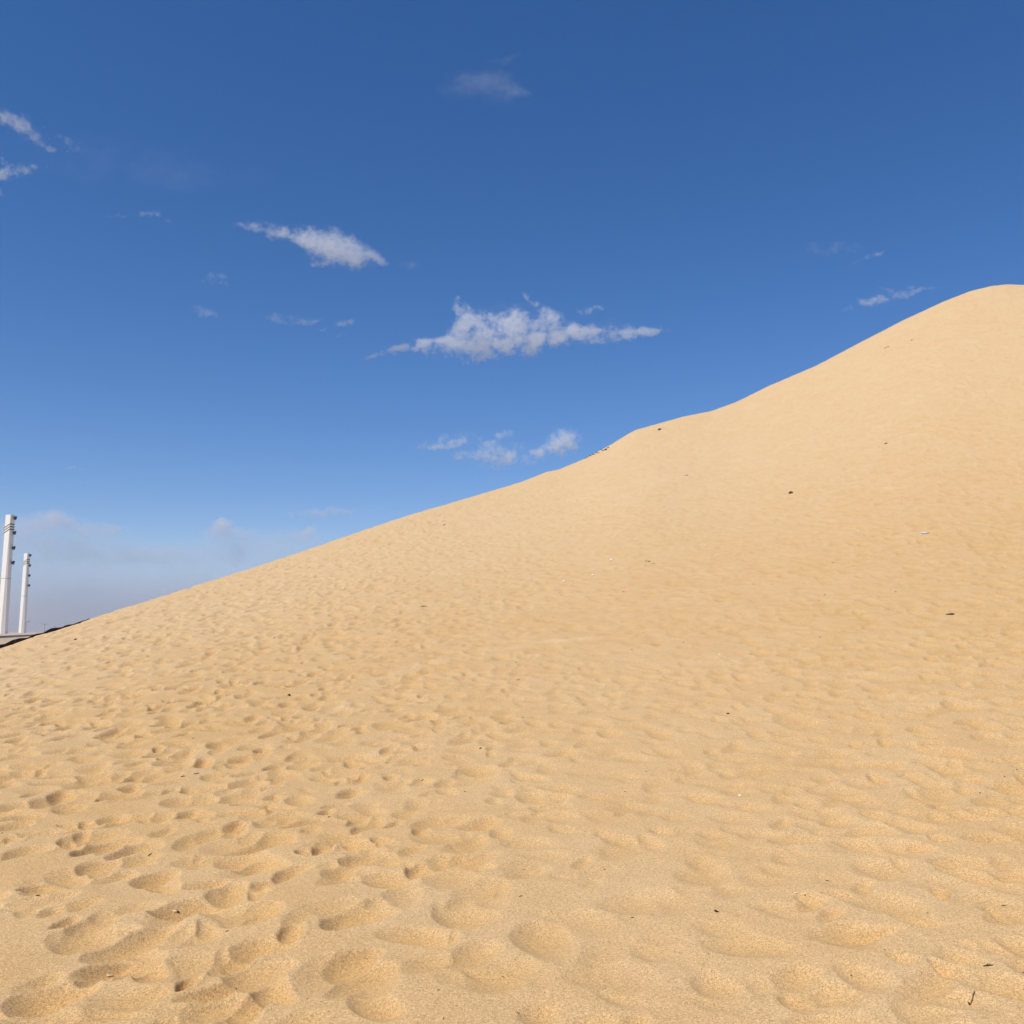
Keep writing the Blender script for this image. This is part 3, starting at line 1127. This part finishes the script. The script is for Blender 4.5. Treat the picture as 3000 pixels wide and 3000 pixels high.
def cloud(blobs, dist, label, noise=1.0, nscale=45.0, stretch=(1.0, 1.0), slant=0.0, thr=0.25, depth=55.0, step=3.0, seed=0.0, group='small white clouds', mat=None, octs=5, gain=0.62):
    """blobs: (x, y, half length, half height, slant in degrees, weight) where the photograph shows them"""
    B = np.array(blobs, float)
    if mat is None:
        depth = depth * 1.95
    ext = B[:, 2:4].max(axis=1) * 2.3
    x0, x1 = (B[:, 0] - ext).min(), (B[:, 0] + ext).max()
    y0, y1 = (B[:, 1] - ext).min(), (B[:, 1] + ext).max()
    gx = np.arange(x0, x1, step)
    gy = np.arange(y0, y1, step)
    PX, PY = np.meshgrid(gx, gy, indexing='ij')
    f = np.zeros_like(PX)
    wx = PX + 16 * fbm(PX / 55 + seed, PY / 55, 5, 0.6)
    wy = PY + 13 * fbm(PX / 55, PY / 55 + 31 + seed, 5, 0.6)
    for bx, by, rx, ry, ang, wt in blobs:
        a = math.radians(ang)
        u = ((wx - bx) * math.cos(a) - (wy - by) * math.sin(a)) / rx
        v = ((wx - bx) * math.sin(a) + (wy - by) * math.cos(a)) / ry
        f = np.maximum(f, wt * np.exp(-(u * u + v * v) * 0.9)) + 0.25 * np.minimum(f, wt * np.exp(-(u * u + v * v) * 0.9))
    sl_ = math.radians(slant)
    nu = (PX * math.cos(sl_) - PY * math.sin(sl_)) / nscale / stretch[0] + seed * 3.1
    nv = (PX * math.sin(sl_) + PY * math.cos(sl_)) / nscale / stretch[1] - seed * 1.7
    n = fbm(nu, nv, octs, gain)
    t = f * (1 + 0.5 * n * noise) + 0.55 * noise * n * smooth(0.05, 0.5, f) - thr
    t = np.where(f > 0.04, t, -1)
    fine_n = fbm(nu * 3.7 + 5, nv * 3.7, 4, 0.65)
    veil = 0.16 * np.clip(f - 0.1, 0, 1) * (0.5 + 0.9 * fbm(nu * 0.6, nv * 1.4 + 9, 3))
    Tm = (np.clip(t, 0, 1.1) ** 1.3 * np.clip(1 + 0.55 * min(noise, 1.0) * fine_n, 0.25, 2) + np.where(f > 0.1, np.clip(veil, 0, 1), 0)) * depth
    pos = Tm > 0
    cell = pos[:-1, :-1] | pos[1:, :-1] | pos[:-1, 1:] | pos[1:, 1:]
    used = np.zeros_like(pos)
    used[:-1, :-1] |= cell
    used[1:, :-1] |= cell
    used[:-1, 1:] |= cell
    used[1:, 1:] |= cell
    xx, yy, zz = look(PX, PY)
    ln = np.sqrt(xx * xx + yy * yy + zz * zz)
    dirs = np.stack([xx / ln, yy / ln, zz / ln], -1)
    cdir = dirs[len(gx) // 2, len(gy) // 2]
    k = dist / (dirs @ cdir)
    base_p = dirs * k[..., None] + np.array(EYE)
    front = base_p - cdir * Tm[..., None]
    back = base_p + cdir * Tm[..., None]
    fi = -np.ones(pos.shape, int)
    bi = -np.ones(pos.shape, int)
    nu_ = int(used.sum())
    fi[used] = np.arange(nu_)
    np_ = int(pos.sum())
    bi[used] = fi[used]
    bi[pos] = nu_ + np.arange(np_)
    org_ = base_p[pos].mean(axis=0)
    vv = np.concatenate([front[used], back[pos]]) - org_
    ci, cj = np.nonzero(cell)
    qf = np.stack([fi[ci, cj], fi[ci, cj + 1], fi[ci + 1, cj + 1], fi[ci + 1, cj]], -1)
    qb = np.stack([bi[ci, cj], bi[ci + 1, cj], bi[ci + 1, cj + 1], bi[ci, cj + 1]], -1)
    me = bpy.data.meshes.new('cloud')
    me.from_pydata(vv.tolist(), [], np.concatenate([qf, qb]).tolist())
    me.update()
    o = link('cloud', me, None, (mat or M_CLOUD,))
    o.location = org_
    tag(o, label, 'cloud', group)
    return o


CLD = 4000.0
# the big central cloud
cloud([(1345, 900, 22, 24, 35, 0.85), (1375, 940, 36, 30, -35, 0.95), (1420, 985, 95, 55, 8, 0.95), (1500, 950, 100, 45, -8, 0.85), (1600, 945, 70, 36, -20, 0.8),
       (1400, 1010, 140, 26, 3, 1.1), (1260, 1005, 85, 15, 12, 0.95), (1560, 1000, 150, 30, 12, 1.15), (1700, 975, 110, 20, 8, 1.05), (1820, 980, 90, 15, 8, 0.9), (1910, 973, 40, 8, 4, 0.75),
       (1360, 1040, 130, 13, -2, 0.5), (1150, 1030, 90, 9, 9, 0.5), (1210, 1016, 90, 10, 12, 0.7)], CLD,
      'large ragged white cloud in the middle of the sky above the dune', 1.1, 55, seed=1.0, thr=0.22, depth=58, octs=6, gain=0.66, step=2.2)
cloud([(1545, 872, 14, 12, -30, 0.8), (1572, 888, 14, 10, -20, 0.7)], CLD, 'tiny cloud puff floating just above the large central cloud', 0.7, 24, seed=2.0, thr=0.28, depth=42)
cloud([(1730, 907, 34, 14, 12, 0.68), (1700, 912, 22, 9, 0, 0.5), (1755, 902, 18, 9, 0, 0.5)], CLD, 'small thin cloud above the right tail of the large central cloud', 0.9, 26, seed=3.0, thr=0.28, depth=36)
# club shaped cloud
cloud([(750, 665, 50, 13, -8, 0.75), (830, 683, 70, 18, -12, 0.85), (910, 702, 60, 26, -18, 0.95), (985, 728, 75, 40, -20, 1.3), (1010, 748, 70, 28, -10, 1.2), (1085, 755, 40, 17, -18, 0.75), (960, 700, 60, 24, -10, 0.9), (940, 770, 30, 14, 0, 0.5)], CLD,
      'bright club shaped cloud left of the middle of the sky', 0.75, 50, seed=4.0, thr=0.2, depth=58, octs=6, gain=0.64, step=2.2)
cloud([(1195, 778, 40, 18, 0, 0.42)], CLD, 'very faint wisp right of the club shaped cloud', 0.6, 40, seed=4.5, thr=0.24, depth=28, group='faint wisps of cloud')
# clouds at the left edge
cloud([(20, 345, 45, 24, -25, 1.0), (65, 368, 50, 22, -38, 1.0), (110, 405, 45, 15, -42, 0.85), (145, 430, 26, 10, -40, 0.6), (-30, 325, 45, 20, -20, 0.9)], CLD, 'slanting bright cloud streak at the upper left edge', 0.7, 38, seed=5.0, thr=0.3, depth=44)
cloud([(190, 410, 35, 16, -35, 0.45), (215, 440, 26, 10, -45, 0.4)], CLD, 'faint wisp right of the slanting cloud at the left edge', 0.7, 34, seed=5.5, thr=0.24, depth=26, group='faint wisps of cloud')
cloud([(15, 510, 45, 20, 8, 0.95), (70, 494, 38, 16, 8, 0.75), (-30, 510, 40, 26, 0, 0.9), (2, 470, 14, 14, 0, 0.7), (105, 492, 22, 10, 0, 0.4)], CLD, 'bright ragged cloud at the left edge under the slanting one', 0.8, 36, seed=6.0, thr=0.3, depth=44)
cloud([(-4, 565, 20, 14, 0, 0.8)], CLD, 'small cloud scrap cut by the left edge, lowest there', 0.6, 30, seed=6.5, thr=0.3, depth=34)
# small wisps across the blue
cloud([(437, 625, 34, 11, -4, 0.72), (465, 632, 26, 10, -12, 0.5), (480, 648, 34, 10, -10, 0.36), (345, 632, 45, 9, 0, 0.38)], CLD, 'little pale cloud in the left of the sky, left of the club shaped one', 0.7, 30, seed=7.0, thr=0.24, depth=30, group='faint wisps of cloud')
cloud([(625, 812, 45, 14, 10, 0.5), (650, 808, 22, 9, 0, 0.5), (640, 835, 34, 14, 0, 0.4)], CLD, 'faint cloud below and left of the club shaped one', 0.8, 32, seed=8.0, thr=0.24, depth=26, group='faint wisps of cloud')
cloud([(600, 916, 44, 14, -12, 0.6), (580, 905, 22, 9, 0, 0.4)], CLD, 'faint cloud wisp low left of the club shaped cloud, egg shaped', 0.7, 32, seed=9.0, thr=0.24, depth=28, group='faint wisps of cloud')
cloud([(830, 935, 55, 12, -4, 0.55), (900, 940, 45, 9, 2, 0.6), (935, 968, 30, 6, 8, 0.5)], CLD, 'thin level cloud streak below the club shaped cloud', 0.8, 30, stretch=(1.6, 0.8), seed=10.0, thr=0.24, depth=26, group='faint wisps of cloud')
cloud([(1010, 945, 26, 11, 15, 0.95), (1000, 982, 26, 9, 8, 0.42)], CLD, 'small bright cloud puff between the club shaped and the large cloud', 0.6, 26, seed=11.0, thr=0.28, depth=36)
cloud([(1400, 225, 70, 16, 4, 0.50), (1430, 250, 85, 42, -8, 0.62), (1500, 265, 45, 18, -12, 0.62), (1480, 175, 50, 16, 8, 0.36), (1340, 265, 60, 30, 0, 0.36)], CLD, 'soft pale veil of cloud high in the middle of the sky', 0.45, 75, seed=12.0, thr=0.1, depth=15, octs=4, gain=0.45, group='faint wisps of cloud')
cloud([(2455, 730, 80, 26, 8, 0.42), (2400, 720, 50, 18, 0, 0.32)], CLD, 'very faint wisp high above the right slope', 0.6, 50, seed=13.0, thr=0.2, depth=22, group='faint wisps of cloud')
cloud([(2562, 746, 34, 9, 22, 0.75), (2510, 768, 30, 6, 10, 0.36)], CLD, 'small slanted cloud high above the right slope', 0.6, 26, seed=14.0, thr=0.26, depth=26, group='faint wisps of cloud')
cloud([(2590, 874, 75, 13, 10, 0.8), (2560, 885, 55, 14, 4, 0.7), (2690, 855, 60, 9, 10, 0.75), (2672, 842, 16, 10, 0, 0.65), (2590, 852, 26, 10, 0, 0.5), (2490, 905, 50, 9, 18, 0.4)], CLD, 'streaky cloud close above the right slope of the dune', 0.8, 34, stretch=(1.3, 0.9), seed=15.0, thr=0.28, depth=30)
# puffs over the bend of the crest
FARC = 6500.0
cloud([(1270, 1307, 50, 12, 4, 0.85), (1340, 1297, 44, 14, 4, 0.85), (1295, 1283, 24, 11, 0, 0.6), (1350, 1278, 30, 14, 10, 0.45), (1400, 1275, 24, 9, 0, 0.4)], FARC, 'flat pale cloud at the left of the puffs low over the dune crest', 0.8, 30, seed=16.0, thr=0.28, depth=52, group='cloud puffs low over the dune crest')
cloud([(1475, 1273, 24, 14, 0, 0.72)], FARC, 'small round faint puff, topmost of those low over the dune crest', 0.7, 24, seed=17.0, thr=0.26, depth=48, group='cloud puffs low over the dune crest')
cloud([(1445, 1330, 40, 24, 0, 0.85), (1490, 1343, 40, 22, -8, 0.9), (1375, 1340, 34, 12, 0, 0.75), (1430, 1305, 30, 14, 0, 0.6), (1520, 1310, 24, 12, 0, 0.5), (1450, 1365, 60, 16, 0, 0.5), (1380, 1330, 70, 16, 5, 0.5), (1530, 1340, 40, 22, 0, 0.5)], FARC, 'rounded pale cloud puff in the middle, touching the dune crest', 0.8, 30, seed=18.0, thr=0.27, depth=60, group='cloud puffs low over the dune crest')
cloud([(1655, 1288, 40, 26, 15, 1.1), (1625, 1300, 30, 22, 0, 0.95), (1585, 1325, 42, 20, 5, 0.85), (1655, 1318, 40, 22, 0, 0.8), (1560, 1350, 34, 14, 0, 0.5)], FARC, 'brightest white puff, rightmost of those low over the dune crest', 0.75, 30, seed=19.0, thr=0.28, depth=70, group='cloud puffs low over the dune crest')
# cloud bank near the horizon
M_BANK = vol_mat('thin_vapour', 0.0013, (0.97, 0.97, 1.0), -0.2)
BG = 'pale cloud bank low on the left horizon'
cloud([(155, 1527, 62, 24, 0, 0.95), (150, 1512, 28, 20, 0, 0.9), (80, 1548, 80, 24, 0, 0.85), (250, 1552, 75, 22, -4, 0.85), (325, 1550, 45, 14, 5, 0.75), (30, 1560, 120, 40, 0, 0.7),
       (150, 1590, 240, 44, -2, 0.72), (250, 1625, 260, 34, 0, 0.6)], 9000.0, 'lumpy pale cloud bank low on the left beside the white poles', 0.25, 60, seed=20.0, thr=0.12, depth=330, group=BG, gain=0.6, mat=M_BANK)
cloud([(650, 1536, 25, 16, 0, 1.0), (636, 1562, 40, 18, 0, 0.85), (690, 1565, 60, 18, 0, 0.75), (760, 1600, 200, 40, 2, 0.65), (905, 1558, 22, 16, 30, 0.85), (880, 1572, 70, 22, 0, 0.65), (540, 1625, 220, 34, 0, 0.6), (820, 1640, 160, 30, 0, 0.5)],
      9000.0, 'pale cloud bank with one round head sinking behind the left slope', 0.25, 60, seed=21.0, thr=0.12, depth=330, group=BG, gain=0.6, mat=M_BANK)
cloud([(150, 1517, 34, 17, 0, 0.75), (190, 1530, 30, 13, 0, 0.6), (105, 1532, 26, 12, 0, 0.55)], 8800.0, 'small white cloud head on top of the bank above the white poles', 0.7, 26, seed=24.0, thr=0.22, depth=42, group='white heads on the cloud bank')
cloud([(650, 1535, 21, 14, 0, 0.9), (640, 1556, 26, 12, 0, 0.7), (688, 1556, 20, 9, 0, 0.5)], 8800.0, 'small round white cloud head rising from the bank by the left slope', 0.6, 26, seed=25.0, thr=0.22, depth=60, group='white heads on the cloud bank')
cloud([(905, 1555, 18, 14, 30, 0.8), (895, 1575, 16, 10, 60, 0.6)], 8800.0, 'small white cloud scrap low on the left slope, rightmost head of the bank', 0.7, 26, seed=26.0, thr=0.22, depth=52, group='white heads on the cloud bank')
cloud([(930, 1502, 90, 16, 4, 0.62), (990, 1500, 55, 13, 0, 0.6), (1070, 1492, 50, 7, 2, 0.42)], 8000.0, 'flat lens of pale cloud just above the left slope', 0.55, 55, seed=22.0, thr=0.2, depth=70, group='faint wisps of cloud')
cloud([(225, 1372, 45, 5, 2, 0.5), (255, 1410, 30, 4, 0, 0.36)], 8000.0, 'very thin cloud line high over the white poles', 0.5, 36, stretch=(2, 0.8), seed=23.0, thr=0.22, depth=60, group='faint wisps of cloud')

M_DUST = vol_mat('far_dust', 0.0016, (0.70, 0.77, 0.90), -0.1)
db = cloud([(-500, 1760, 500, 110, 0, 1.0), (300, 1760, 520, 115, 0, 1.0), (1100, 1790, 520, 120, 0, 1.0), (1900, 1800, 500, 110, 0, 1.0)], 11000.0, 'grey lilac bank of dust lying flat along the left horizon', 0.15, 200, seed=30.0, thr=0.1, depth=420, step=12, group='pale cloud bank low on the left horizon', mat=M_DUST)
cloud([(300, 470, 260, 70, -6, 0.5), (560, 520, 220, 50, 0, 0.36)], 5000.0, 'very wide faint veil of high cloud in the upper left', 0.6, 150, seed=31.0, thr=0.1, depth=6, step=8, group='faint wisps of cloud')

# ------------------------------------------------------------------ dusty air
bm = bmesh.new()
box(bm, (0, 0, 14.4), (6200, 6200, 33.6))
hz = bm_obj('haze', bm, vol_mat("dusty_air", 0.0005, (0.55, 0.60, 0.72), 0.0), None, False)
tag(hz, kind='stuff')
